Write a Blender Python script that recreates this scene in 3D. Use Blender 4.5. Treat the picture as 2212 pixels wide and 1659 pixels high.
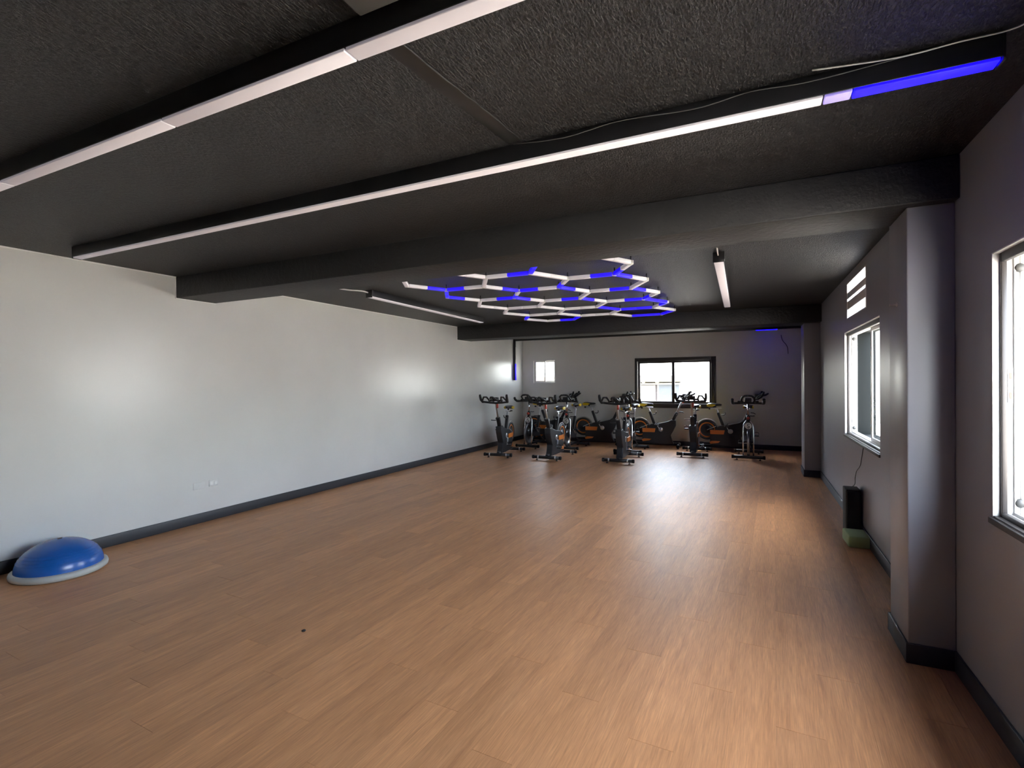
import bpy, bmesh, math, random
from mathutils import Vector, Matrix
random.seed(7)
sc = bpy.context.scene
for o in list(bpy.data.objects): bpy.data.objects.remove(o)
C = sc.collection
PI = math.pi
# ------------------------------------------------------------------ camera
FPX, YAW, PITCH, ROLL = 1087.671, .445, -.0057, -.0084
fw = Vector((-math.sin(YAW), math.cos(YAW), 0)); rt = Vector((math.cos(YAW), math.sin(YAW), 0)); up = Vector((0, 0, 1))
f2 = fw*math.cos(PITCH)+up*math.sin(PITCH); u2 = up*math.cos(PITCH)-fw*math.sin(PITCH)
r3 = rt*math.cos(ROLL)+u2*math.sin(ROLL); u3 = u2*math.cos(ROLL)-rt*math.sin(ROLL)
cam = bpy.data.cameras.new('camera'); co = bpy.data.objects.new('camera', cam); C.objects.link(co)
cam.sensor_fit = 'HORIZONTAL'; cam.sensor_width = 36; cam.lens = FPX/2212*36; cam.clip_start = .05; cam.clip_end = 300
M = Matrix((r3, u3, -f2)).transposed().to_4x4(); M.translation = (0, 0, 1.5); co.matrix_world = M
sc.camera = co
# ------------------------------------------------------------------ sky, sun, exposure
w = bpy.data.worlds.new('world'); sc.world = w; w.use_nodes = True
wn = w.node_tree.nodes; wl = w.node_tree.links
bg = wn['Background']
sky = wn.new('ShaderNodeTexSky'); sky.sky_type = 'NISHITA'; sky.sun_disc = False
sky.sun_elevation = math.radians(52); sky.sun_rotation = math.radians(-80); sky.dust_density = 3; sky.air_density = 1
mx = wn.new('ShaderNodeMix'); mx.data_type = 'RGBA'; mx.inputs['Factor'].default_value = .36
mx.inputs['B'].default_value = (8.5, 8.6, 8.8, 1)      # thin bright haze
wl.new(sky.outputs['Color'], mx.inputs['A']); wl.new(mx.outputs['Result'], bg.inputs['Color'])
bg.inputs['Strength'].default_value = .9
sl = bpy.data.lights.new('sun', 'SUN'); sl.energy = 15; sl.angle = math.radians(.6); sl.color = (1, .95, .87)
so = bpy.data.objects.new('sun', sl); C.objects.link(so)
sd = Vector((math.cos(math.radians(50))*.98, -math.cos(math.radians(50))*.2, -math.sin(math.radians(50))))
so.rotation_euler = sd.to_track_quat('-Z', 'Y').to_euler(); so.location = (-8, 4, 12)
sc.view_settings.view_transform = 'Standard'; sc.view_settings.look = 'None'
sc.view_settings.gamma = 1; sc.view_settings.use_curve_mapping = False
sc.view_settings.exposure = 2.35
sc.cycles.max_bounces = 14; sc.cycles.diffuse_bounces = 8; sc.cycles.glossy_bounces = 4
sc.cycles.transparent_max_bounces = 12
sc.cycles.caustics_reflective = False; sc.cycles.caustics_refractive = False
sc.cycles.sample_clamp_indirect = 8

# ------------------------------------------------------------------ measures (metres)
XL, XR, YF, YB, H = -5.379, .9354, 11.946, -2.6, 2.61
T, TR = .2, .285                                                     # wall thickness
B1 = (3.215, 3.64, 2.39); B2 = (8.72, 9.24, 2.345)         # ceiling beams: y0, y1, underside
P1 = (.736, 3.284, 3.66); P2 = (.717, 8.87, 9.357)         # pillars on the window wall

# ------------------------------------------------------------------ materials
def mat(name, col, rough=.5, metal=0, spec=.5, emis=None, estr=0, coat=0):
    m = bpy.data.materials.new(name); m.use_nodes = True
    b = m.node_tree.nodes['Principled BSDF']
    b.inputs['Base Color'].default_value = (*col, 1); b.inputs['Roughness'].default_value = rough
    b.inputs['Metallic'].default_value = metal; b.inputs['Specular IOR Level'].default_value = spec
    if coat: b.inputs['Coat Weight'].default_value = coat; b.inputs['Coat Roughness'].default_value = .15
    if emis: b.inputs['Emission Color'].default_value = (*emis, 1); b.inputs['Emission Strength'].default_value = estr
    return m
def nodes(m): return m.node_tree.nodes, m.node_tree.links, m.node_tree.nodes['Principled BSDF']
def noise(N, L, vec, scale, detail=4, rough=.5):
    n = N.new('ShaderNodeTexNoise'); n.inputs['Scale'].default_value = scale; n.inputs['Detail'].default_value = detail
    n.inputs['Roughness'].default_value = rough
    if vec: L.new(vec, n.inputs['Vector'])
    return n
def mapping(N, L, scale=(1, 1, 1), rot=(0, 0, 0)):
    g = N.new('ShaderNodeNewGeometry'); mp = N.new('ShaderNodeMapping')
    mp.inputs['Scale'].default_value = scale; mp.inputs['Rotation'].default_value = rot
    L.new(g.outputs['Position'], mp.inputs['Vector']); return mp.outputs['Vector']
def ramp(N, L, src, stops):
    r = N.new('ShaderNodeValToRGB'); e = r.color_ramp.elements
    while len(e) < len(stops): e.new(.5)
    for k, (p, c) in enumerate(stops): e[k].position = p; e[k].color = (*c, 1)
    L.new(src, r.inputs['Fac']); return r.outputs['Color']
def math_(N, L, op, a, b):
    n = N.new('ShaderNodeMath'); n.operation = op
    for k, v in enumerate((a, b)):
        if hasattr(v, 'is_linked'): L.new(v, n.inputs[k])
        else: n.inputs[k].default_value = v
    return n.outputs[0]
def bump(N, L, b, h, strength, dist, prev=None):
    n = N.new('ShaderNodeBump'); n.inputs['Strength'].default_value = strength; n.inputs['Distance'].default_value = dist
    L.new(h, n.inputs['Height'])
    if prev: L.new(prev, n.inputs['Normal'])
    L.new(n.outputs['Normal'], b.inputs['Normal']); return n.outputs['Normal']

def paint(name, col, rough):
    m = mat(name, col, rough); N, L, b = nodes(m)
    v = mapping(N, L, (1, 1, .18)); n1 = noise(N, L, v, 34, 4)          # roller drags, running up and down
    v2 = mapping(N, L); n2 = noise(N, L, v2, 220, 2); n3 = noise(N, L, v2, 1.1, 3)
    c = ramp(N, L, n3.outputs['Fac'], [(.3, tuple(x*.95 for x in col)), (.7, tuple(min(1, x*1.04) for x in col))])
    L.new(c, b.inputs['Base Color'])
    nb = bump(N, L, b, n1.outputs['Fac'], .12, .002); bump(N, L, b, n2.outputs['Fac'], .05, .0006, nb)
    return m
M_wall = paint('wall_paint', (.68, .68, .665), .27)
M_wgrey = paint('wall_paint_grey', (.265, .275, .315), .36)
M_white = mat('white_paint', (.8, .8, .78), .4)
def blackpaint(name, col, stretch, scale, dist, rough):
    m = mat(name, col, rough, spec=.45); N, L, b = nodes(m)
    v = mapping(N, L, stretch); n1 = noise(N, L, v, scale, 3, .55); n2 = noise(N, L, v, scale*3.2, 2)
    n3 = noise(N, L, mapping(N, L), .9, 3)
    c = ramp(N, L, n3.outputs['Fac'], [(.3, tuple(x*.8 for x in col)), (.72, tuple(x*1.35 for x in col))]); L.new(c, b.inputs['Base Color'])
    s = ramp(N, L, n1.outputs['Fac'], [(.42, (0, 0, 0)), (.62, (1, 1, 1))])
    nb = bump(N, L, b, s, .8, dist); bump(N, L, b, n2.outputs['Fac'], .5, dist*.35, nb)
    return m
M_ceil = blackpaint('ceiling_black_paint', (.0165, .0155, .0143), (1.5, .6, 1), 84, .010, .46)
M_joint = mat('glossy_black_filler', (.024, .024, .023), .38)
M_beam = blackpaint('beam_black_paint', (.020, .020, .020), (1, 1, 1), 26, .002, .6)
M_base = mat('baseboard_vinyl', (.030, .032, .038), .45)
M_dark = mat('dark_bronze_frame', (.035, .030, .028), .4)
M_alu = mat('white_aluminium', (.72, .72, .70), .35)
M_steel = mat('brushed_steel', (.62, .63, .65), .28, 1)
M_dsteel = mat('dark_steel', (.28, .28, .29), .3, 1)
M_chrome = mat('chrome', (.78, .79, .8), .12, 1)
M_black = mat('black_metal', (.014, .014, .016), .38)
M_plastic = mat('black_plastic', (.018, .019, .022), .45)
M_rubber = mat('rubber', (.012, .012, .012), .8)
M_orange = mat('orange_plastic', (.78, .22, .03), .4)
M_yellow = mat('yellow_vinyl', (.85, .62, .02), .45)
M_red = mat('red_plastic', (.45, .05, .03), .4)
M_diff = mat('lamp_diffuser', (.82, .79, .82), .55, emis=(.95, .88, 1), estr=.028)  # faint emission added so the white lengths look bright
M_blue = mat('lamp_blue', (.05, .03, .6), .5, emis=(.012, .0, 1), estr=.15)
M_blue_bar = mat('lamp_blue_bright', (.05, .03, .6), .5, emis=(.001, .0, 1), estr=1.5)
M_blue2 = mat('lamp_blue_dim', (.6, .55, .9), .5, emis=(.3, .2, 1), estr=.08)
M_outer = mat('outer_dark_stucco', (.012, .014, .014), .9, spec=.1)
M_wire2 = mat('dull_cable', (.10, .10, .10), .35)
M_wire = mat('pale_cable', (.6, .6, .55), .5)
M_green = mat('sage_foam', (.36, .47, .24), .85)
M_ball = mat('blue_vinyl_ball', (.010, .11, .44), .27, spec=.6)
M_rim = mat('pale_grey_plastic', (.50, .52, .50), .55)
M_grey = mat('grey_plastic', (.06, .06, .056), .5); M_lgrey = mat('light_grey_plastic', (.36, .36, .35), .45)
def glass(name, tint):
    m = bpy.data.materials.new(name); m.use_nodes = True; N = m.node_tree.nodes; L = m.node_tree.links; N.clear()
    o = N.new('ShaderNodeOutputMaterial'); t = N.new('ShaderNodeBsdfTransparent'); g = N.new('ShaderNodeBsdfGlossy')
    t.inputs['Color'].default_value = (*tint, 1); g.inputs['Roughness'].default_value = .02
    fr = N.new('ShaderNodeFresnel'); ge = N.new('ShaderNodeNewGeometry'); L.new(math_(N, L, 'SUBTRACT', 1.45, math_(N, L, 'MULTIPLY', ge.outputs['Backfacing'], .76)), fr.inputs['IOR']);   # thin pane: same reflectance from either face
    mix = N.new('ShaderNodeMixShader')
    L.new(fr.outputs[0], mix.inputs[0]); L.new(t.outputs[0], mix.inputs[1]); L.new(g.outputs[0], mix.inputs[2]); L.new(mix.outputs[0], o.inputs['Surface'])
    return m
M_glass = glass('clear_glass', (.965, .985, .98))
def plankmat():
    m = mat('wood_vinyl_plank', (.3, .15, .08), .5, spec=.5); N, L, b = nodes(m)
    at = N.new('ShaderNodeAttribute'); at.attribute_name = 'rnd'
    rnd = at.outputs['Fac']
    v = mapping(N, L, (1, 1, 1), (0, 0, math.radians(2)))
    off = N.new('ShaderNodeCombineXYZ'); L.new(math_(N, L, 'MULTIPLY', rnd, 37.), off.inputs[0]); L.new(math_(N, L, 'MULTIPLY', rnd, 91.), off.inputs[1])
    ad = N.new('ShaderNodeVectorMath'); ad.operation = 'ADD'; L.new(v, ad.inputs[0]); L.new(off.outputs[0], ad.inputs[1])
    def stretched(sx, sy, sc_, d):
        mp = N.new('ShaderNodeMapping'); mp.inputs['Scale'].default_value = (sx, sy, 1); L.new(ad.outputs[0], mp.inputs['Vector'])
        return noise(N, L, mp.outputs['Vector'], sc_, d, .6).outputs['Fac']
    streak = stretched(34, 2.2, 1, 5); fine = stretched(190, 7, 1, 3); broad = stretched(9, .9, 1, 2)
    c1 = ramp(N, L, streak, [(.20, (.43, .200, .088)), (.42, (.60, .302, .138)), (.62, (.655, .338, .158)), (.88, (.77, .45, .24))])
    c2 = ramp(N, L, fine, [(.3, (.80, .78, .76)), (.7, (1.12, 1.1, 1.08))])
    c3 = ramp(N, L, broad, [(.3, (.90, .88, .87)), (.7, (1.08, 1.08, 1.08))])
    def mul(a, bb):
        n = N.new('ShaderNodeMix'); n.data_type = 'RGBA'; n.blend_type = 'MULTIPLY'; n.inputs['Factor'].default_value = 1
        L.new(a, n.inputs['A']); L.new(bb, n.inputs['B']); return n.outputs['Result']
    c4 = ramp(N, L, rnd, [(0, (.90, .89, .88)), (1, (1.08, 1.07, 1.05))])
    L.new(mul(mul(mul(c1, c2), c3), c4), b.inputs['Base Color'])
    rr = ramp(N, L, streak, [(.2, (.38,)*3), (.8, (.52,)*3)]); L.new(rr, b.inputs['Roughness'])
    n0 = noise(N, L, mapping(N, L), 9, 3)
    nb = bump(N, L, b, fine, .18, .0012); bump(N, L, b, n0.outputs['Fac'], .10, .004, nb)
    return m
M_plank = plankmat()

# ------------------------------------------------------------------ mesh helpers
class MB:
    """collects geometry for ONE mesh object"""
    def __init__(s): s.bm = bmesh.new()
    def box(s, x0, x1, y0, y1, z0, z1, bev=0, mtx=None):
        b = bmesh.new(); bmesh.ops.create_cube(b, size=1)
        for v in b.verts: v.co = Vector((x0+(v.co.x+.5)*(x1-x0), y0+(v.co.y+.5)*(y1-y0), z0+(v.co.z+.5)*(z1-z0)))
        if bev: bmesh.ops.bevel(b, geom=b.edges[:], offset=bev, segments=2, affect='EDGES', profile=.5)
        return s._add(b, mtx, bool(bev))
    def _add(s, b, mtx=None, smooth=False):
        if mtx: b.transform(mtx)
        if smooth:
            for f in b.faces: f.smooth = True
        me = bpy.data.meshes.new('t'); b.to_mesh(me); b.free(); s.bm.from_mesh(me); bpy.data.meshes.remove(me); return s
    def bar(s, p, q, wx, wz, upv=(0, 0, 1), bev=0):
        p, q = Vector(p), Vector(q); d = q-p; L = d.length; d.normalize()
        sv = d.cross(Vector(upv)); sv = sv.normalized() if sv.length > 1e-6 else Vector((1, 0, 0)); uv = sv.cross(d)
        m = Matrix((d, sv, uv)).transposed().to_4x4(); m.translation = p
        return s.box(0, L, -wx/2, wx/2, -wz/2, wz/2, bev, m)
    def tube(s, pts, r, seg=10, closed=False, caps=True):
        pts = [Vector(p) for p in pts]; n = len(pts); rs = r if isinstance(r, (list, tuple)) else [r]*n
        b = bmesh.new(); rings = []; prev = None
        for i in range(n):
            if closed: t = pts[(i+1) % n]-pts[i-1]
            else: t = pts[min(i+1, n-1)]-pts[max(i-1, 0)]
            t.normalize()
            if prev is None:
                a = Vector((0, 0, 1)) if abs(t.z) < .9 else Vector((1, 0, 0)); nx = t.cross(a).normalized()
            else: nx = (prev-t*prev.dot(t)).normalized()
            prev = nx; ny = t.cross(nx)
            rings.append([b.verts.new(pts[i]+(nx*math.cos(2*PI*k/seg)+ny*math.sin(2*PI*k/seg))*rs[i]) for k in range(seg)])
        for i in range(n if closed else n-1):
            A, B = rings[i], rings[(i+1) % n]
            for k in range(seg):
                f = b.faces.new((A[k], A[(k+1) % seg], B[(k+1) % seg], B[k])); f.smooth = True
        if not closed and caps: b.faces.new(rings[0][::-1]); b.faces.new(rings[-1])
        bmesh.ops.recalc_face_normals(b, faces=b.faces[:])
        return s._add(b)
    def lathe(s, prof, axis_p=(0, 0, 0), axis='Z', seg=24, smooth=True):
        b = bmesh.new(); rings = []
        for (r, h) in prof:
            if r < 1e-6: rings.append([b.verts.new((0, 0, h))])
            else: rings.append([b.verts.new((r*math.cos(2*PI*k/seg), r*math.sin(2*PI*k/seg), h)) for k in range(seg)])
        for A, B in zip(rings, rings[1:]):
            for k in range(seg):
                k2 = (k+1) % seg
                if len(A) == 1 and len(B) == 1: continue
                vs = (A[0], B[k2], B[k]) if len(A) == 1 else ((A[k], A[k2], B[0]) if len(B) == 1 else (A[k], A[k2], B[k2], B[k]))
                f = b.faces.new(vs); f.smooth = smooth
        bmesh.ops.recalc_face_normals(b, faces=b.faces[:])
        m = {'Z': Matrix(), 'Y': Matrix.Rotation(-PI/2, 4, 'X'), 'X': Matrix.Rotation(PI/2, 4, 'Y')}[axis].copy(); m.translation = axis_p
        return s._add(b, m)
    def prism(s, poly, y0, y1, bev=0):
        """side outline (x,z) extruded along y"""
        b = bmesh.new(); A = [b.verts.new((x, y0, z)) for x, z in poly]; B = [b.verts.new((x, y1, z)) for x, z in poly]; n = len(poly)
        b.faces.new(A); b.faces.new(B[::-1])
        for k in range(n): b.faces.new((A[k], B[k], B[(k+1) % n], A[(k+1) % n]))
        bmesh.ops.recalc_face_normals(b, faces=b.faces[:])
        if bev: bmesh.ops.bevel(b, geom=b.edges[:], offset=bev, segments=2, affect='EDGES', profile=.5)
        return s._add(b)
    def mesh(s, name):
        me = bpy.data.meshes.new(name); s.bm.to_mesh(me); s.bm.free(); return me
    def build(s, name, m, parent=None):
        o = bpy.data.objects.new(name, s.mesh(name)); C.objects.link(o)
        o.data.materials.append(m); o.parent = parent; return o
def empty(name, loc=(0, 0, 0), rz=0):
    o = bpy.data.objects.new(name, None); C.objects.link(o); o.location = loc; o.rotation_euler = (0, 0, rz); o.empty_display_size = .1; return o
def tag(o, label=None, cat=None, group=None, kind=None):
    if label: o['label'] = label
    if cat: o['category'] = cat
    if group: o['group'] = group
    if kind: o['kind'] = kind
    return o
def struct(o): o['kind'] = 'structure'; return o
def kids(o): return [c for c in bpy.data.objects if c.parent == o]
def copy_tree(o, parent=None):
    c = o.copy(); C.objects.link(c); c.parent = parent
    for ch in kids(o): copy_tree(ch, c)
    return c
def arc(c, r, a0, a1, n, plane='xz', y=0):
    out = []
    for k in range(n+1):
        a = math.radians(a0+(a1-a0)*k/n)
        p = (c[0]+r*math.cos(a), c[1]+r*math.sin(a))
        out.append({'xz': (p[0], y, p[1]), 'xy': (p[0], p[1], y), 'yz': (y, p[0], p[1])}[plane])
    return out

# ------------------------------------------------------------------ walls with openings
def wall(name, u0, u1, z0, z1, opens, place, m, T=T):
    us = sorted({u0, u1, *[a for o in opens for a in o[:2]]}); zs = sorted({z0, z1, *[a for o in opens for a in o[2:]]})
    # subdivide long spans so that shading and texture stay even
    solid = lambda i, k: not any(o[0] <= (us[i]+us[i+1])/2 <= o[1] and o[2] <= (zs[k]+zs[k+1])/2 <= o[3] for o in opens) if 0 <= i < len(us)-1 and 0 <= k < len(zs)-1 else False
    b = bmesh.new(); cache = {}
    def V(u, n, z):
        key = (round(u, 5), n, round(z, 5))
        if key not in cache: cache[key] = b.verts.new(place(u, n, z))
        return cache[key]
    for i in range(len(us)-1):
        for k in range(len(zs)-1):
            if not solid(i, k): continue
            a, c, d, e = us[i], us[i+1], zs[k], zs[k+1]
            for n in (0, T): b.faces.new((V(a, n, d), V(c, n, d), V(c, n, e), V(a, n, e)))
            for (di, dk, p, q) in ((-1, 0, (a, d), (a, e)), (1, 0, (c, d), (c, e)), (0, -1, (a, d), (c, d)), (0, 1, (a, e), (c, e))):
                if not solid(i+di, k+dk): b.faces.new((V(p[0], 0, p[1]), V(q[0], 0, q[1]), V(q[0], T, q[1]), V(p[0], T, p[1])))
    bmesh.ops.recalc_face_normals(b, faces=b.faces[:])
    me = bpy.data.meshes.new(name); b.to_mesh(me); b.free()
    o = bpy.data.objects.new(name, me); C.objects.link(o); me.materials.append(m); return struct(o)
PR = lambda u, n, z: (XR+n, u, z)        # window wall: u = y
PL = lambda u, n, z: (XL-n, u, z)
PF = lambda u, n, z: (u, YF+n, z)        # far wall: u = x
PBk = lambda u, n, z: (u, YB-n, z)
W1 = (-2.475, -.725, .886, 2.0)          # dark framed slider, far wall
W2 = (-5.08, -4.49, 1.448, 2.024)        # small slider, far wall
W3 = (4.968, 6.69, .875, 2.01)           # slider between the pillars
W4 = (.72, 2.858, .89, 2.035)           # slider beside the camera
VT = (5.48, 6.53, 2.14, 2.53)            # louvred opening above W3
wall_right = wall('wall_right', YB-T, YF+T, 0, H, [W3, W4, VT], PR, M_wgrey, TR)
wall_left = wall('wall_left', YB-T, YF+T, 0, H, [], PL, M_wall)
wall_far = wall('wall_far', XL, XR, 0, H, [W1, W2], PF, M_wall)
wall_back = wall('wall_back', XL, XR, 0, H, [], PBk, M_wgrey)
for (x0, y0, y1), zt in ((P1, H), (P2, H)):
    MB().box(x0, XR, y0, y1, 0, zt, .006).build('pillar', M_wgrey, wall_right)
ceiling = struct(MB().box(XL-T, XR+TR, YB-T, YF+T, H, H+.2).build('ceiling', M_ceil))
for y0, y1, z in (B1, B2): MB().box(XL, XR, y0, y1, z, H, .008).build('beam', M_beam, ceiling)
# joint in the ceiling board, filled and proud
g = MB(); g.bar((-1.075, 1.26, H), (-.99, 2.12, H), .07, .004, bev=.0018); jt = g.build('board_joint', M_joint, ceiling)
g = MB(); g.tube([(-1.035+.085*k/14+random.uniform(-.003, .003), 1.26+.86*k/14, H-.003+random.uniform(-.002, .001)) for k in range(15)], .0035, 6); g.build('filler_ridge', M_joint, jt)
# floor: slab + planks
floor = struct(MB().box(XL-T, XR+TR, YB-T, YF+T, -.2, -.006).build('floor', mat('subfloor', (.05, .03, .02), .8)))
ANG = math.radians(-2); ca, sa = math.cos(ANG), math.sin(ANG)
PW, PLn = .183, 1.22
def clip(poly, ax, val, keep_less):
    out = []
    for i in range(len(poly)):
        p, q = poly[i], poly[(i+1) % len(poly)]
        ip = (p[ax] <= val) == keep_less or p[ax] == val; iq = (q[ax] <= val) == keep_less or q[ax] == val
        if ip: out.append(p)
        if ip != iq:
            t = (val-p[ax])/(q[ax]-p[ax]); out.append((p[0]+t*(q[0]-p[0]), p[1]+t*(q[1]-p[1])))
    return out
def seen(x, y):
    d = Vector((x, y, -1.5)); z = d.dot(f2)
    if z < .3: return -1
    px, py = 1106+FPX*d.dot(r3)/z, 829.5-FPX*d.dot(u3)/z
    return 1/z**3 if -150 < px < 2360 and py < 1900 else -1
planks = []
for i in range(-40, 30):
    offs = (i*.43) % 1 * PLn
    for k in range(-6, 13):
        u0, v0 = i*PW, k*PLn+offs
        cs = [(u0, v0), (u0+PW, v0), (u0+PW, v0+PLn), (u0, v0+PLn)]
        pl = [(u*ca-v*sa, u*sa+v*ca) for u, v in cs]
        for ax, val, less in ((0, XR-.001, True), (0, XL+.001, False), (1, YF-.001, True), (1, YB+.001, False)):
            if pl: pl = clip(pl, ax, val, less)
        if len(pl) >= 3:
            cx, cy = sum(p[0] for p in pl)/len(pl), sum(p[1] for p in pl)/len(pl)
            ar = abs(sum(pl[j-1][0]*pl[j][1]-pl[j][0]*pl[j-1][1] for j in range(len(pl))))/2
            if ar > .0008: planks.append((max(seen(*p) for p in pl+[(cx, cy)])*ar, pl, cx, cy))
planks.sort(key=lambda t: -t[0])
def plank_faces(b, pl, cx, cy, lay, r):
    def ring(ins, z):
        o = []
        for x, y in pl:
            d = Vector((cx-x, cy-y)); d = d/d.length*ins*1.4 if d.length else d
            o.append(b.verts.new((x+d.x, y+d.y, z)))
        return o
    A, B, D = ring(.0003, -.006), ring(.0003, -.0007), ring(.0012, 0)
    n = len(pl); fs = [b.faces.new(D)]
    for P, Q in ((A, B), (B, D)):
        for j in range(n): fs.append(b.faces.new((P[j], P[(j+1) % n], Q[(j+1) % n], Q[j])))
    for f in fs: f[lay] = r
rest = bmesh.new(); rl = rest.faces.layers.float.new('rnd')
for j, (s_, pl, cx, cy) in enumerate(planks):
    r = random.random()
    if j < 298 and s_ > 0:
        b = bmesh.new(); lay = b.faces.layers.float.new('rnd'); plank_faces(b, pl, cx, cy, lay, r)
        bmesh.ops.recalc_face_normals(b, faces=b.faces[:])
        me = bpy.data.meshes.new('plank'); b.to_mesh(me); b.free(); me.materials.append(M_plank)
        o = bpy.data.objects.new('plank', me); C.objects.link(o); o.parent = floor
    else: plank_faces(rest, pl, cx, cy, rl, r)
bmesh.ops.recalc_face_normals(rest, faces=rest.faces[:])
me = bpy.data.meshes.new('far_planks'); rest.to_mesh(me); rest.free(); me.materials.append(M_plank)
o = bpy.data.objects.new('far_planks', me); C.objects.link(o); o.parent = floor; o['kind'] = 'stuff'
# baseboards (cove vinyl), thin white bead at the ceiling
HB, TB = .105, .012
struct(MB().box(XL, XL+TB, YB, YF, 0, HB, .003).build('baseboard_left', M_base))
struct(MB().box(XL+TB, XR-TB, YF-TB, YF, 0, HB, .003).build('baseboard_far', M_base))
g = MB()
ys = [YB, P1[1], P1[2], P2[1], P2[2], YF]
g.box(XR-TB, XR, ys[0], ys[1]-TB, 0, HB, .003); g.box(XR-TB, XR, ys[2]+TB, ys[3]-TB, 0, HB, .003); g.box(XR-TB, XR, ys[4]+TB, ys[5], 0, HB, .003)
for x0, y0, y1 in (P1, P2):
    g.box(x0-TB, XR, y0-TB, y0, 0, HB, .003); g.box(x0-TB, x0, y0, y1, 0, HB, .003); g.box(x0-TB, XR, y1, y1+TB, 0, HB, .003)
struct(g.build('baseboard_right', M_base))
g = MB()
for a, b_ in ((YB, B1[0]), (B1[1], B2[0])): g.box(XL, XL+.006, a, b_, H-.012, H)
for y in (B1[0],): g.box(XL, XL+.006, y-.008, y, B1[2]-.006, H)
g.box(XL, XL+.006, B1[0], B1[1], B1[2]-.008, B1[2]); g.box(XL, XL+.006, B2[0]-.008, B2[0], B2[2]-.006, H)
g.box(XL, XL+.006, B2[0], B2[1], B2[2]-.008, B2[2])
struct(g.build('trim_1', M_white))

# ------------------------------------------------------------------ windows
def fbox(g, place, u0, u1, n0, n1, z0, z1, bev=.003):
    P, Q = place(u0, n0, z0), place(u1, n1, z1)
    g.box(min(P[0], Q[0]), max(P[0], Q[0]), min(P[1], Q[1]), max(P[1], Q[1]), z0, z1, bev)
def ringf(g, place, u0, u1, z0, z1, n0, n1, wl, wr, wb, wt, bev=.003):
    fbox(g, place, u0, u0+wl, n0, n1, z0, z1, bev); fbox(g, place, u1-wr, u1, n0, n1, z0, z1, bev)
    fbox(g, place, u0+wl, u1-wr, n0, n1, z0, z0+wb, bev); fbox(g, place, u0+wl, u1-wr, n0, n1, z1-wt, z1, bev)
def sash(root, place, u0, u1, z0, z1, n0, n1, wd, m, gm, latch_u=None):
    g = MB(); ringf(g, place, u0, u1, z0, z1, n0, n1, wd, wd, wd, wd); s = g.build('sash', m, root)
    g = MB(); nm = (n0+n1)/2; fbox(g, place, u0+wd, u1-wd, nm-.002, nm+.002, z0+wd, z1-wd, 0); g.build('pane', gm, s)
    if latch_u is not None:
        g = MB(); zc = (z0+z1)/2; fbox(g, place, latch_u-.012, latch_u+.012, n0-.008, n0, zc-.072, zc+.072); g.build('latch_plate', M_white, s)
        g = MB()
        for dz in (-.045, .045): fbox(g, place, latch_u-.006, latch_u+.006, n0-.011, n0-.007, zc+dz-.012, zc+dz+.012, 0)
        g.build('latch_slot', M_red, s)
    return s
def win(n, w, place): return struct(empty('window_%d' % n, place((w[0]+w[1])/2, 0, w[2])))
def unparent_keep(root):            # children were modelled in world space
    root_m = Matrix.Translation(root.location)
    for c in kids(root): c.matrix_parent_inverse = root_m.inverted()
# far wall, dark frame standing proud of the plaster
r = win(1, W1, PF); u0, u1, z0, z1 = W1
g = MB(); ringf(g, PF, u0-.01, u1+.01, z0-.03, z1+.01, -.03, .10, .045, .10, .10, .075); g.build('frame', M_dark, r)
g = MB(); fbox(g, PF, u0+.036, u0+.052, -.012, .06, z0+.07, z1-.065); g.build('jamb_strip', M_white, r)
um = -1.63
sash(r, PF, u0+.055, um+.035, z0+.07, z1-.065, .01, .04, .05, M_dark, M_glass)
sash(r, PF, um-.035, u1-.09, z0+.07, z1-.065, .05, .08, .045, M_dark, M_glass)
unparent_keep(r)
r = win(2, W2, PF); u0, u1, z0, z1 = W2
g = MB(); ringf(g, PF, u0, u1, z0, z1, .03, .10, .03, .02, .025, .02); g.build('frame', M_alu, r)
um = (u0+u1)/2
sash(r, PF, u0+.03, um+.02, z0+.025, z1-.02, .035, .06, .028, M_alu, M_glass); sash(r, PF, um-.02, u1-.02, z0+.025, z1-.02, .065, .09, .028, M_alu, M_glass)
unparent_keep(r)
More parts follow.
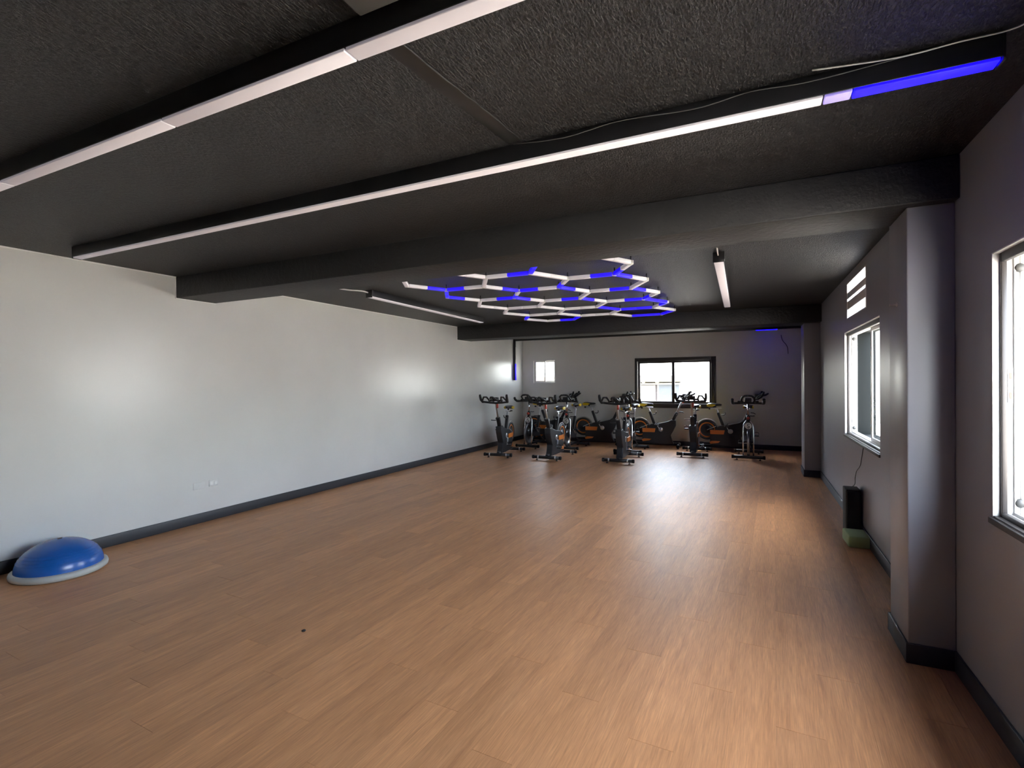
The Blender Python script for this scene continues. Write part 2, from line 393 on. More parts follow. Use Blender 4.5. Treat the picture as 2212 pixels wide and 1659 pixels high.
for n, w_ in ((3, W3), (4, W4)):      # sliders pushed open: far half shows jamb, keeper and insect screen
    r = win(n, w_, PR); u0, u1, z0, z1 = w_
    g = MB(); ringf(g, PR, u0, u1, z0, z1, .0, .024, .006, .006, .006, .006, .001); g.build('daylit_lining', M_white, r)  # white lining added so the grey reveal looks brightly daylit
    g = MB(); ringf(g, PR, u0, u1, z0, z1, .024, .044, .022, .022, .03, .045); g.build('frame', M_dark, r)
    g = MB(); ringf(g, PR, u0, u1, z0, z1, .044, .118, .012, .012, .022, .022); tf = g.build('track_frame', M_alu, r)
    for nn in (.066, .088, .108):
        g = MB(); ringf(g, PR, u0+.012, u1-.012, z0+.022, z1-.022, nn, nn+.006, .010, .010, .012, .012, .001); g.build('track_rib', M_alu, tf)
    g = MB(); fbox(g, PR, u0-.01, u1+.01, -.012, .0, z0-.022, z0+.004); fbox(g, PR, u0+.006, u1-.006, .0, .024, z0+.004, z0+.012); g.build('sill', M_dark, r)
    um = u0+.435*(u1-u0); zc = (z0+z1)/2
    g = MB(); fbox(g, PR, u1-.017, u1-.012, .046, .064, zc-.072, zc+.072, .001); kp = g.build('keeper_plate', M_white, tf)
    for dz in (-.042, .042):
        g = MB(); fbox(g, PR, u1-.0185, u1-.0165, .051, .059, zc+dz-.014, zc+dz+.014, 0); g.build('keeper_slot', M_red, tf)
    for z_ in (z0+.075, z1-.075):
        g = MB(); g.lathe([(0, -.01), (.014, -.01), (.018, -.005), (.018, .006), (0, .006)], PR(u1-.018, .085, z_), 'Y', 16); g.build('bumper', M_grey, tf)
    sash(r, PR, u0+.014, um+.03, z0+.024, z1-.024, .074, .086, .045, M_alu, M_glass)
    g = MB(); ringf(g, PR, u0, u1, z0, z1, .118, TR, .008, .008, .008, .008, .001); g.build('outer_reveal', M_outer, r)
    unparent_keep(r)
# louvred opening above the slider
r = tag(empty('louver_vent', PR((VT[0]+VT[1])/2, 0, VT[2])), 'bright open louvred vent high on the wall above the sliding window', 'vent')
u0, u1, z0, z1 = VT
g = MB(); ringf(g, PR, u0, u1, z0, z1, .0, .10, .015, .015, .012, .012); g.build('frame', M_wall, r)
for zc, hh in ((z0+.147, .088), (z0+.252, .066)):
    g = MB(); fbox(g, PR, u0+.015, u1-.015, .004, .022, zc-hh/2, zc+hh/2); g.build('slat', M_wall, r)
g = MB(); fbox(g, PR, u0+.015, u0+.03, -.004, .012, z0, z1); g.build('post', M_alu, r)
unparent_keep(r)

# ------------------------------------------------------------------ ceiling lamps
def bar_lamp(name, x0, x1, yc, label, blue=None, joints=(), wy=.062):
    r = tag(empty(name, ((x0+x1)/2, yc, H)), label, 'light')
    MB().box(x0, x1, yc-wy/2, yc+wy/2, H-.082, H, .003).build('housing', M_black, r)
    cuts = [x0+.006]+sorted(joints)+[x1-.006]
    for a, b_ in zip(cuts, cuts[1:]):
        m = M_diff
        if blue and a >= blue[1]-.001: m = M_blue_bar
        elif blue and a >= blue[0]-.001: m = M_blue2
        MB().box(a+.003, b_-.003, yc-wy/2+.002, yc+wy/2-.002, H-.092, H-.08, .003).build('diffuser', m, r)
    for x in (x0, x1):
        MB().box(x-.004, x+.004, yc-wy/2-.002, yc+wy/2+.002, H-.094, H-.001, .002).build('end_cap', M_black, r)
    unparent_keep(r); return r
bar_lamp('linear_lamp', -4.9, .35, 1.212, 'long black ceiling lamp with wide faintly glowing white diffuser in jointed lengths beside a grey box', joints=(-3.4, -2.06, -1.124))
l2 = bar_lamp('linear_lamp', -4.93, .735, 2.172, 'long black ceiling lamp whose white diffuser turns glowing blue towards the window wall', blue=(.24, .33), joints=(.24, .33))
def cable(name, pts, rad, m, label=None, cat='cable', parent=None):
    # smooth Catmull-Rom through the points
    P = [Vector(p) for p in pts]; P = [P[0]]+P+[P[-1]]; out = []
    for i in range(1, len(P)-2):
        for k in range(8):
            t = k/8; a, b_, c, d = P[i-1:i+3]
            out.append(.5*((2*b_)+(c-a)*t+(2*a-5*b_+4*c-d)*t*t+(3*b_-a-3*c+d)*t**3))
    out.append(P[-2]); o = MB().tube(out, rad, 6).build(name, m, parent)
    if label: tag(o, label, cat)
    return o
cable('power_cable', [(.2, 2.10, H-.006), (.45, 2.12, H-.02), (.62, 2.13, H-.01), (.74, 2.12, H-.014), (.775, 2.06, H-.02), (.80, 1.9, H-.006), (.83, 1.6, H-.006)], .003, M_wire, 'thin pale power cable leaving the end of the blue lit lamp along the ceiling')
c = cable('power_cable', [(-1.0, 2.134, H-.004), (-.75, 2.128, H-.03), (-.5, 2.13, H-.012), (-.2, 2.126, H-.035), (.0, 2.13, H-.016), (.2, 2.128, H-.03), (.5, 2.132, H-.015)], .0022, M_wire2, 'thin cable running along the side of the half blue ceiling lamp')
# grey box by the first lamp
r = tag(empty('ceiling_box', (-.95, 1.11, H)), 'small grey rounded box fixed to the black ceiling beside the jointed lamp', 'fixture')
MB().box(-1.035, -.84, 1.05, 1.150, H-.045, H, .018).build('cover', M_grey, r); MB().box(-1.02, -.855, 1.062, 1.138, H-.05, H-.04, .004).build('lens', mat('smoked_lens', (.065, .065, .06), .4), r)
unparent_keep(r)
def tube_lamp(x, y0, y1, label, tilt, cab):
    r = tag(empty('batten_lamp', (x, (y0+y1)/2, H)), label, 'light', 'batten lamps either side of the honeycomb light')
    L = (y1-y0)/2
    MB().box(-.046, .046, -L, L, -.075, 0, .003).build('housing', M_black, r)
    MB().box(-.040, .040, -L+.006, L-.006, -.088, -.072, .006).build('diffuser', M_diff, r)
    for s in (-1, 1): MB().box(-.047, .047, s*L-.005, s*L+.005, -.09, -.001, .003).build('end_cap', M_black, r)
    r.rotation_euler[2] = tilt; return r
tube_lamp(-.285, 4.74, 7.79, 'black batten lamp with white diffuser on the ceiling near the window wall', math.radians(1.0), None)
tube_lamp(-4.215, 4.74, 7.75, 'black batten lamp with white diffuser on the ceiling near the bare long wall', math.radians(2.2), None)
cable('power_cable', [(-4.40, 4.42, H-.004), (-4.28, 4.55, H-.02), (-4.2, 4.66, H-.02), (-4.17, 4.745, H-.03)], .008, M_white, 'short white power cable feeding the batten lamp near the bare long wall')
cable('power_cable', [(-.262, 4.58, H-.003), (-.262, 4.66, H-.02), (-.262, 4.74, H-.03)], .006, M_white, 'short white power cable feeding the batten lamp near the window wall')
# lamp that follows the ceiling and drops down the bare wall behind the bikes
r = tag(empty('corner_lamp', (XL, 11.4, H)), 'black lamp bar crossing the ceiling behind the bikes and dropping down the wall', 'light')
YL = 11.36
MB().box(XL+.004, XR-.004, YL, YL+.06, H-.115, H, .004).build('ceiling_bar', M_black, r)
MB().box(.075, .46, YL+.006, YL+.054, H-.124, H-.112, .003).build('blue_diffuser', M_blue_bar, r)
MB().box(XL+.003, XL+.05, YL, YL+.06, 1.52, H-.1, .004).build('wall_bar', M_black, r)
MB().box(XL+.05, XL+.056, YL+.04, YL+.054, 1.95, 2.35, .002).build('wall_diffuser', M_white, r)
MB().box(XL+.046, XL+.066, YL-.004, YL+.056, 1.525, 1.93, .003).build('blue_diffuser', M_blue, r)
unparent_keep(r)
# honeycomb lamp
S = .483; RW = S*math.sqrt(3); CX, CY0, HZ = -2.215, 4.485, H-.062; HR = math.radians(1.3)
def hp(x, y):
    dx, dy = x-CX, y-6.2; return (CX+dx*math.cos(HR)-dy*math.sin(HR), 6.2+dx*math.sin(HR)+dy*math.cos(HR), HZ)
ND = {}
for col in range(3):
    xc = CX+(col-1)*1.5*S
    for k in range(6 if col != 1 else 5):
        y = CY0+k*RW-(0 if col == 1 else RW/2)
        ND[(col, 'L', k)] = hp(xc-S/2, y); ND[(col, 'R', k)] = hp(xc+S/2, y)
        if col == 0 and k < 5: ND[(0, 'A', k)] = hp(xc-S, y+RW/2)
        if col == 2 and k < 5: ND[(2, 'B', k)] = hp(xc+S, y+RW/2)
ND[(1, 'T', 0)] = None; ND.pop((1, 'T', 0))
NM = dict(B=(0,'L',1), C=(0,'R',1), P=(0,'L',2), O=(0,'R',2), U=(0,'L',3), T=(0,'R',3), EE=(0,'L',4), FF=(0,'R',4), JJ=(0,'L',5), KK=(0,'R',5),
 E=(1,'L',0), F=(1,'R',0), N=(1,'L',1), I=(1,'R',1), R=(1,'L',2), S=(1,'R',2), W=(1,'L',3), X=(1,'R',3), HH=(1,'L',4), II=(1,'R',4),
 G=(2,'L',1), H=(2,'R',1), M=(2,'L',2), L=(2,'R',2), Y=(2,'L',3), Z=(2,'R',3), DD=(2,'L',4), CC=(2,'R',4), NN=(2,'L',5), MM=(2,'R',5),
 A=(0,'A',0), D=(0,'A',1), Q=(0,'A',2), V=(0,'A',3), GG=(0,'A',4), J=(2,'B',0), K=(2,'B',1), AA=(2,'B',2), BB=(2,'B',3), LL=(2,'B',4), F0=(2,'L',0))
BLUE = 'F-F0* F-E H-G H-J H-K B-A B-C B-D* D-P N-C N-I O-N O-P O-R I-G I-M S-R S-Y L-M L-AA Z-Y Z-BB* Z-AA BB-CC X-DD* DD-CC* EE-GG* KK-HH* KK-JJ LL-MM* MM-NN*'.split()
blue = set()
for t in BLUE:
    a, b_ = t.strip('*').split('-'); blue.add((NM[a], NM[b_]))
    if t.endswith('*'): blue.add((NM[b_], NM[a]))
hexr = tag(empty('honeycomb_lamp', (CX, 6.2, H)), 'honeycomb ceiling lamp of pale tubes with scattered blue lit stretches', 'light')
keys = list(ND); seg_mesh = None
for i, a in enumerate(keys):
    for b_ in keys[i+1:]:
        p, q = Vector(ND[a]), Vector(ND[b_])
        if abs((p-q).length-S) < .01:
            mid = (p+q)/2
            for n0, n1, e0 in ((a, b_, p), (b_, a, q)):
                d = (mid-e0).normalized()
                o = MB().bar(e0+d*.02, mid, .044, .036, bev=.006).build('lamp_tube', M_blue if (n0, n1) in blue else M_diff, hexr)
for k, p in ND.items():
    MB().lathe([(0, -.018), (.022, -.018), (.024, -.01), (.024, .016), (0, .018)], p, 'Z', 10).build('connector', M_white, hexr); MB().lathe([(0, .016), (.007, .016), (.007, H-HZ-.0005), (0, H-HZ-.0005)], p, 'Z', 8).build('hanger', M_black, hexr)
unparent_keep(hexr)

# ------------------------------------------------------------------ small things on walls and floor
def plate(y, z, wy, hz, label, blank):
    r = tag(empty('wall_plate', (XL, y, z)), label, 'wall plate')
    MB().box(0, .006, -wy/2, wy/2, -hz/2, hz/2, .002).build('cover', mat('plate_paint', (.66, .66, .65), .4), r)
    if blank: MB().lathe([(0, 0), (.004, 0), (.004, .002), (0, .002)], (.006, 0, 0), 'X', 8).build('screw', M_steel, r)
    else:
        for dy in (-.025, .025): MB().box(.005, .009, dy-.016, dy+.016, -.02, .02, .004).build('socket', M_white, r)
plate(3.43, .402, .125, .072, 'blank painted cover plate low on the bare wall beside the socket', True)
plate(3.592, .405, .10, .07, 'painted double socket plate low on the bare white wall', False)
tag(MB().lathe([(0, 0), (.012, 0), (.013, .003), (.009, .007), (0, .008)], (-2.455, 2.193, 0), 'Z', 10).build('floor_plug', M_rubber), 'small round dark plug lying on the wood floor', 'plug')
# balance dome by the bare wall
r = tag(empty('balance_dome', (-5.034, 2.08, 0)), 'blue half ball balance trainer with pale grey rim on the floor by the wall', 'balance trainer')
MB().lathe([(0, 0), (.285, 0), (.302, .012), (.305, .03), (.300, .048), (.285, .054), (0, .054)], (0, 0, 0), 'Z', 64).build('rim_base', M_rim, r)
prof = [(.276*math.cos(a), .05+.215*math.sin(a)) for a in [math.radians(90*k/16) for k in range(17)]]; prof[-1] = (0, .265)
dome = MB().lathe(prof, (0, 0, 0), 'Z', 64).build('dome', M_ball, r)
g = MB()
for k in range(1, 5):
    a = math.radians(14+k*6); rr = .277*math.cos(a); g.tube([(rr*math.cos(2*PI*j/64), rr*math.sin(2*PI*j/64), .05+.2155*math.sin(a)) for j in range(64)], .0016, 5, True)
g.build('ridge', M_ball, dome)
MB().lathe([(0, .262), (.016, .264), (.016, .268), (0, .269)], (0, 0, 0), 'Z', 16).build('valve_plug', M_black, dome)
# speaker and foam block by the window wall
r = tag(empty('speaker', (.865, 5.77, 0)), 'tall black box speaker standing on the floor against the window wall', 'speaker')
MB().box(-.066, .055, -.10, .10, 0, .445, .008).build('cabinet', M_rubber, r)
MB().box(-.06, .05, -.112, -.1, .02, .43, .005).build('grille', mat('grille_cloth', (.012, .013, .018), .9), r)
blk = MB().box(-.085, .085, -.14, .14, 0, .10, .012).build('foam_block', M_green); blk.location = (.845, 5.45, 0); blk.rotation_euler[2] = math.radians(2)
tag(blk, 'pale green foam exercise block on the floor in front of the speaker', 'foam block')
cable('thin_cable', [(.93, 5.62, .86), (.928, 5.70, .74), (.929, 5.78, .66), (.927, 5.95, .58), (.926, 6.02, .50), (.91, 5.93, .46), (.88, 5.85, .446)], .0035, M_black, 'thin black cable hanging down the wall from the window sill to the speaker')
tag(MB().lathe([(0, 0), (.012, 0), (.012, .004), (.005, .008), (.005, .03), (.009, .034), (0, .036)], (0, 0, 0), 'X', 10).build('wall_hook', M_alu), 'small pale hook stub on the side of the pillar near the open windows', 'hook')
hk = bpy.data.objects['wall_hook']; hk.location = (P1[0], 3.48, 1.911); hk.rotation_euler[2] = PI
cable('thin_cable', [(.55, YF-.008, 2.42), (.58, YF-.008, 2.30), (.66, YF-.008, 2.18), (.68, YF-.008, 2.02)], .006, M_black, 'short black cable dangling on the shaded far wall corner')

# ------------------------------------------------------------------ exercise bikes
def pedal_set(r, x, z, cr, off, ang):
    """crank arms and pedals on both sides"""
    for s, a in ((1, ang), (-1, ang+PI)):
        ex, ez = x+cr*math.cos(a), z+cr*math.sin(a)
        ck = MB().bar((x, s*off, z), (ex, s*(off+.015), ez), .016, .028, (0, 1, 0), .004).build('crank', M_steel, r)
        g = MB().box(ex-.045, ex+.045, s*(off+.065)-.042, s*(off+.065)+.042, ez-.012, ez+.012, .005)
        g.build('pedal', M_plastic, ck)
        MB().tube([(ex-.02, s*(off+.025), ez+.01), (ex+.03, s*(off+.03), ez+.06), (ex+.05, s*(off+.065), ez+.068), (ex+.03, s*(off+.1), ez+.06), (ex-.02, s*(off+.105), ez+.01)], .006, 6).build('toe_cage', M_plastic, ck)
def saddle(r, x, z, tail=.13):
    """saddle with wide yellow-panelled rear and narrow nose, nose towards +x"""
    b = bmesh.new(); rows = []
    prof = [(-.135, .066, -.002, .05), (-.115, .090, .016, .072), (-.05, .090, .022, .076), (.0, .064, .016, .062), (.06, .038, .010, .050), (.12, .028, .006, .042), (.148, .013, -.004, .025)]
    for (dx, hw, zt, th) in prof:
        row = []
        for k in range(9):
            t = -1+2*k/8; row.append(b.verts.new((x+dx, hw*t, z+zt-.018*t*t-(.004 if abs(t) < .2 else 0))))
        for k in range(9):
            t = 1-2*k/8; row.append(b.verts.new((x+dx, hw*.8*t, z+zt-th)))
        rows.append(row)
    for A, B in zip(rows, rows[1:]):
        n = len(A)
        for k in range(n):
            f = b.faces.new((A[k], A[(k+1) % n], B[(k+1) % n], B[k])); f.smooth = True
    b.faces.new(rows[0]); b.faces.new(rows[-1][::-1]); bmesh.ops.recalc_face_normals(b, faces=b.faces[:])
    g = MB(); g._add(b); s = g.build('saddle', M_plastic, r)
    for sd_ in (-1, 1):          # yellow side flashes and tail
        g = MB(); g.prism([(x-.130, z-.056), (x-.132, z-.004), (x-.05, z+.002), (x+.035, z-.018), (x-.03, z-.058)], sd_*.070, sd_*.0945, .005)
        g.build('yellow_panel', M_yellow, s)
    MB().box(x-.145, x-.122, -.078, .078, z-.048, z-.004, .006).build('yellow_panel', M_yellow, s)
    return s
def stabiliser(r, x, hw, name='stabiliser', rad=.03, rings=True):
    zc = .058
    s = MB().tube([(x, -hw, zc), (x, hw, zc)], rad, 14).build(name, M_black, r)
    for sd_ in (-1, 1):
        MB().lathe([(0, 0), (rad+.003, 0), (rad+.004, .03), (rad+.002, .038), (0, .04)], (x, sd_*hw-(.02), zc), 'Y', 14).build('end_cap', M_rubber, s)
        MB().lathe([(0, 0), (.022, 0), (.022, .01), (.008, .014), (.008, .05), (0, .05)], (x, sd_*(hw-.07), 0), 'Z', 10).build('levelling_foot', M_rubber, s)
        if rings: MB().lathe([(rad+.0005, -.012), (rad+.004, -.012), (rad+.004, .012), (rad+.0005, .012)], (x, sd_*(hw-.10), zc), 'Y', 14).build('ring_clip', M_steel, s)
    return s
def bars(r, x, z):
    """wide multi-grip handlebar: base bar, two upturned grips, aero loop, rest plate"""
    h = MB().tube([(x, -.23, z), (x, -.12, z-.012), (x, 0, z-.02), (x, .12, z-.012), (x, .23, z)], .020, 10).build('handlebar', M_plastic, r)
    for s in (-1, 1):
        MB().tube([(x, s*.225, z), (x+.05, s*.255, z+.005), (x+.11, s*.268, z+.05), (x+.145, s*.27, z+.115), (x+.15, s*.272, z+.15)], [.021, .023, .024, .023, .018], 10).build('grip', M_rubber, h)
        MB().tube([(x, s*.13, z-.005), (x+.06, s*.125, z+.05), (x+.12, s*.15, z+.10), (x+.14, s*.2, z+.10), (x+.09, s*.245, z+.03)], .017, 8).build('loop_grip', M_plastic, h)
        MB().tube([(x-.02, s*.05, z+.005), (x+.08, s*.05, z+.045), (x+.2, s*.045, z+.075), (x+.24, s*.02, z+.10), (x+.245, 0, z+.102)], .018, 8).build('aero_bar', M_plastic, h)
        MB().box(x-.055, x+.04, s*.085-.045, s*.085+.045, z+.012, z+.042, .010).build('arm_pad', M_rubber, h)
    MB().box(x-.01, x+.085, -.07, .07, z+.02, z+.095, .016).build('console', M_plastic, h)
    return h
def bike_k():
    r = empty('exercise_bike')
    stabiliser(r, .45, .27); stabiliser(r, -.47, .27)
    MB().bar((-.47, 0, .085), (.45, 0, .085), .055, .05, bev=.008).build('base_rail', M_black, r)
    # big cover: belt guard + front pillar shroud
    body = [(-.30, .10), (-.33, .24), (-.30, .36), (-.20, .46), (-.14, .515), (.05, .535), (.25, .585), (.30, .62), (.40, .60), (.40, .49), (.34, .36), (.285, .27), (.31, .17), (.36, .075), (.1, .07)]
    g = MB(); g.prism(body, -.06, .06, .012); bd = g.build('body_cover', M_plastic, r)
    for s in (-1, 1):
        MB().lathe([(0, -.004), (.048, -.004), (.05, .0), (.046, .006), (0, .008)] if s > 0 else [(0, .004), (.048, .004), (.05, 0), (.046, -.006), (0, -.008)], (.08, s*.062, .40), 'Y', 20).build('round_cap', M_steel, bd)
        g = MB(); g.prism([(-.315, .335), (-.32, .425), (-.03, .42), (-.05, .335)], s*.058, s*.072, .004); g.build('orange_guard', M_orange, bd)
        g = MB(); g.prism([(-.335, .16), (-.31, .125), (-.16, .15), (-.12, .185), (-.2, .19), (-.29, .19)], s*.056, s*.068, .003); g.build('orange_flash', M_orange, bd)
    # rear flywheel
    fwl = MB().lathe([(0, -.022), (.05, -.022), (.055, -.012), (.16, -.010), (.17, -.02), (.205, -.02), (.21, -.012), (.21, .012), (.205, .02), (.17, .02), (.16, .010), (.055, .012), (.05, .022), (0, .022)], (-.38, 0, .42), 'Y', 40).build('flywheel', M_black, r)
    for s in (-1, 1):
        MB().lathe([(.138, s*.011), (.138, s*.014), (.166, s*.014), (.166, s*.011)], (-.38, 0, .42), 'Y', 40).build('orange_ring', M_orange, fwl)
        MB().bar((-.38, s*.03, .42), (-.20, s*.036, .50), .012, .03, (0, 1, 0), .003).build('stay', M_steel, r)
    MB().tube(arc((-.38, .42), .226, 15, 165, 16), .013, 8).build('wheel_guard', M_lgrey, r)
    # seat mast
    MB().bar((-.06, 0, .50), (-.16, 0, .79), .055, .06, (0, 1, 0), .01).build('seat_mast', M_black, r)
    sp = MB().bar((-.15, 0, .76), (-.188, 0, .875), .034, .034, (0, 1, 0), .006).build('seat_post', M_steel, r)
    MB().bar((-.345, 0, .885), (-.09, 0, .885), .038, .022, bev=.005).build('seat_slider', M_steel, sp)
    MB().lathe([(0, -.06), (.012, -.06), (.012, -.03), (.02, -.028), (.02, .028), (.012, .03), (.012, .06), (0, .06)], (-.33, 0, .875), 'Y', 10).build('slider_clamp', M_black, sp)
    MB().tube([(-.10, 0, .74), (-.05, 0, .735), (-.02, -.02, .76), (-.02, -.03, .80)], .009, 8).build('lever', M_black, r)
    MB().bar((-.24, 0, .89), (-.235, 0, .945), .03, .03, bev=.004).build('saddle_clamp', M_black, sp)
    saddle(r, -.235, .975)
    # front mast
    MB().bar((.31, 0, .55), (.425, 0, .785), .06, .075, (0, 1, 0), .012).build('front_mast', M_black, r)
    MB().bar((.41, 0, .755), (.545, 0, 1.075), .034, .036, (0, 1, 0), .006).build('handlebar_post', M_steel, r)
    MB().tube([(.40, -.02, .735), (.43, -.08, .73), (.44, -.14, .735)], .008, 8).build('lever', M_black, r)
    MB().tube([(.47, 0, .80), (.53, 0, .79), (.56, 0, .77)], .008, 8).build('lever', M_black, r)
    MB().box(.515, .565, .012, .045, .975, 1.06, .01).build('resistance_knob', M_red, r)
    bars(r, .55, 1.095)
    pedal_set(r, .08, .36, .165, .085, math.radians(-62))
    return r
def bike_s():
    r = empty('spin_bike')
    stabiliser(r, .44, .265, rings=False); stabiliser(r, -.44, .25, rings=False)
    # chrome fork with arched crown
    for s in (-1, 1):
        MB().tube([(.43, s*.085, .06), (.40, s*.088, .35), (.375, s*.085, .58), (.365, s*.07, .66), (.36, s*.035, .715), (.358, 0, .73)], .0145, 10).build('fork_leg', M_chrome, r)
    g = MB()
    g.box(.335, .40, -.062, .062, .45, .62, .02)
    cv = g.build('brake_cover', M_black, r)
    MB().lathe([(0, -.035), (.06, -.035), (.064, -.028), (.064, .028), (.06, .035), (0, .035)], (.365, 0, .63), 'X', 28).build('emblem_housing', M_black, cv)
    em = MB().lathe([(0, 0), (.058, 0), (.058, .004), (0, .005)], (.40, 0, .63), 'X', 28).build('emblem', M_white, cv)
    MB().tube([(.407, y, z) for (_, y, z) in arc((.004, .648), .018, 20, 270, 10, 'yz')]+[(.407, y, z) for (_, y, z) in arc((.004, .612), .018, 90, -160, 10, 'yz')], .0055, 6).build('emblem_mark', M_black, em)
    fl = MB().lathe([(0, -.02), (.04, -.02), (.045, -.008), (.185, -.008), (.19, -.018), (.228, -.018), (.232, -.01), (.232, .01), (.228, .018), (.19, .018), (.185, .008), (.045, .008), (.04, .02), (0, .02)], (.36, 0, .33), 'Y', 40).build('flywheel', M_dsteel, r)
    MB().lathe([(0, -.075), (.018, -.075), (.02, -.06), (.012, -.055), (.012, .055), (.02, .06), (.018, .075), (0, .075)], (.36, 0, .33), 'Y', 12).build('hub', M_black, fl)
    # frame
    MB().bar((.34, 0, .66), (-.02, 0, .34), .05, .075, (0, 1, 0), .012).build('down_tube', M_black, r)
    MB().bar((-.44, 0, .085), (.0, 0, .33), .05, .06, (0, 1, 0), .012).build('rear_stay', M_black, r)
    MB().bar((-.02, 0, .30), (-.20, 0, .70), .05, .06, (0, 1, 0), .012).build('seat_tube', M_black, r)
    MB().bar((-.42, 0, .10), (.42, 0, .10), .045, .05, bev=.008).build('base_rail', M_black, r)
    g = MB(); g.prism([(-.13, .30), (-.10, .40), (.0, .43), (.2, .40), (.42, .40), (.45, .33), (.42, .27), (.2, .26), (0, .23), (-.10, .24)], .034, .058, .008); g.build('chain_guard', M_plastic, r)
    sp = MB().bar((-.185, 0, .66), (-.25, 0, .875), .034, .034, (0, 1, 0), .006).build('seat_post', M_steel, r)
    MB().bar((-.34, 0, .885), (-.13, 0, .885), .036, .024, bev=.005).build('seat_slider', M_steel, sp)
    MB().tube([(-.19, -.02, .69), (-.15, -.06, .69), (-.14, -.10, .69)], .009, 8).build('lever', M_plastic, r)
    MB().bar((-.26, 0, .89), (-.26, 0, .945), .03, .03, bev=.004).build('saddle_clamp', M_black, sp)
    saddle(r, -.25, .975)
    # head and bars
    MB().lathe([(0, .70), (.036, .70), (.036, .80), (.03, .82), (0, .82)], (.35, 0, 0), 'Z', 16).build('head_tube', M_black, r)
    MB().tube([(.35, 0, .80), (.35, 0, 1.05)], .019, 12).build('handlebar_post', M_chrome, r)
    MB().lathe([(0, -.03), (.022, -.03), (.026, -.02), (.026, .02), (.022, .03), (0, .03)], (.385, 0, .775), 'X', 12).build('resistance_knob', M_red, r)
    MB().tube([(.33, .02, .815), (.31, .07, .81), (.31, .11, .815)], .008, 8).build('lever', M_plastic, r)
    h = MB().tube([(.36, -.25, 1.05), (.36, -.1, 1.055), (.36, .1, 1.055), (.36, .25, 1.05)], .021, 10).build('handlebar', M_plastic, r)
    for s in (-1, 1):
        MB().tube([(.36, s*.245, 1.05), (.42, s*.262, 1.055), (.50, s*.265, 1.09), (.54, s*.262, 1.13)], .025, 10).build('grip', M_rubber, h)
        MB().tube([(.36, s*.12, 1.055), (.44, s*.11, 1.10), (.52, s*.10, 1.16), (.53, s*.06, 1.19), (.53, 0, 1.195)], .019, 8).build('aero_bar', M_plastic, h)
        MB().box(.29, .41, s*.13-.05, s*.13+.05, 1.062, 1.095, .012).build('arm_pad', M_rubber, h)
    MB().box(.37, .45, -.06, .06, 1.075, 1.15, .014).build('console', M_plastic, h)
    pedal_set(r, .02, .335, .165, .075, math.radians(35))
    return r
GK, GS = 'orange trimmed bikes with rear flywheels', 'spin bikes with chrome forks and round emblems'
KB = [(-4.58, 9.25, -82, 'orange trimmed black exercise bike facing the open floor right beside the bare white wall'),
      (-3.50, 9.28, -90, 'orange trimmed exercise bike facing the open floor, neighbour of the one beside the bare wall'),
      (-2.19, 9.43, -89, 'orange trimmed exercise bike facing the room, set furthest out onto the open floor'),
      (-1.05, 10.71, -90, 'orange trimmed exercise bike facing the room directly below the dark framed window'),
      (-4.50, 11.50, 4, 'orange trimmed exercise bike turned sideways beneath the small bright window'),
      (-3.23, 11.50, 4, 'orange trimmed exercise bike turned sideways against the blank stretch of wall between the two windows'),
      (-1.92, 11.56, 3, 'orange trimmed exercise bike turned sideways under the middle post of the dark framed window'),
      (-.50, 11.60, 2, 'orange trimmed exercise bike turned sideways past the dark framed window, its ringed flywheel fully showing')]
SB = [(-4.50, 10.68, -92, 'spin bike with round white emblem in the corner behind the bike beside the bare wall'),
      (-3.62, 10.69, -90, 'spin bike with round white emblem standing below the gap between the two far windows'),
      (-2.29, 10.66, -90, 'spin bike with round emblem hidden partly behind the forward most orange trimmed bike'),
      (-.07, 10.72, -90, 'spin bike with chrome fork and white emblem standing clear, closest to the window wall')]
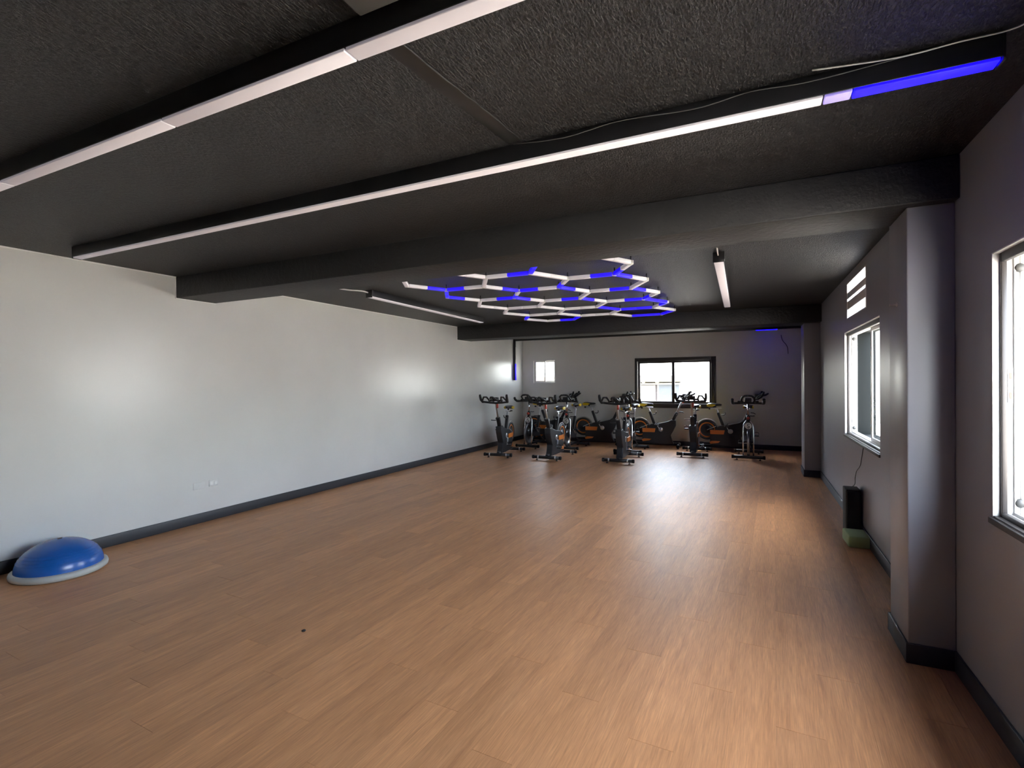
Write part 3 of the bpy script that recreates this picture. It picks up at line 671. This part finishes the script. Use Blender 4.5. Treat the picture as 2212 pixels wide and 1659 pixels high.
for fn, spots, grp in ((bike_k, KB, GK), (bike_s, SB, GS)):
    proto = fn(); trees = [proto]+[copy_tree(proto) for _ in spots[1:]]
    for o, (x, y, a, lab) in zip(trees, spots):
        o.location = (x, y, 0); o.rotation_euler = (0, 0, math.radians(a)); tag(o, lab, 'exercise bike', grp)

# ------------------------------------------------------------------ outdoors
ext_ground = tag(MB().box(-40, 40, -30, 60, -3.2, -3).build('pavement', mat('pale_concrete', (.50, .47, .42), .9)), kind='structure')
nb = tag(empty('neighbour_house', (5.6, 4, -3)), 'pale sunlit neighbouring house seen through the side windows', 'building')
MB().box(5.0, 9, -14, 24, -3, .35).build('wall', mat('pale_pink_stucco', (.74, .70, .66), .9), nb); MB().box(4.7, 9.2, -14.2, 24.2, .35, .5).build('eave', mat('cream_eave', (.7, .66, .58), .8), nb)
unparent_keep(nb)
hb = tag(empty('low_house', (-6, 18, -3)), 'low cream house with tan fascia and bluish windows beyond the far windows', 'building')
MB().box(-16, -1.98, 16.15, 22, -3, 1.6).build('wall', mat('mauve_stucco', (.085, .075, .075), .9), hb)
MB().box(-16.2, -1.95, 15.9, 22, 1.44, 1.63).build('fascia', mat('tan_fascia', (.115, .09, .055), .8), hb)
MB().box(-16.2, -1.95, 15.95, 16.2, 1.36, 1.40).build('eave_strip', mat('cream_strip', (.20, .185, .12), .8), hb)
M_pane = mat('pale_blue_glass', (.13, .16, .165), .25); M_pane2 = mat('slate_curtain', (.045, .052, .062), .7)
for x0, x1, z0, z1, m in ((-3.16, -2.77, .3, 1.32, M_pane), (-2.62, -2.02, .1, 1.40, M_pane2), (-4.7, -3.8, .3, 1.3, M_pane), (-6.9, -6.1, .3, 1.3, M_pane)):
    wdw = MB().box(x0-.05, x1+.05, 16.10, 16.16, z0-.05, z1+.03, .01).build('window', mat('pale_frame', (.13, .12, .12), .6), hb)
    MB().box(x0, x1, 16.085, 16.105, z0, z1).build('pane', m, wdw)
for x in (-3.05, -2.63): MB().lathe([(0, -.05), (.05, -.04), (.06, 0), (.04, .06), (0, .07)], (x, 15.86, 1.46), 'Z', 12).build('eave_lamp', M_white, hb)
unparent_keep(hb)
for o in bpy.data.objects:
    if o.parent is not None and 'category' in o: del o['category']
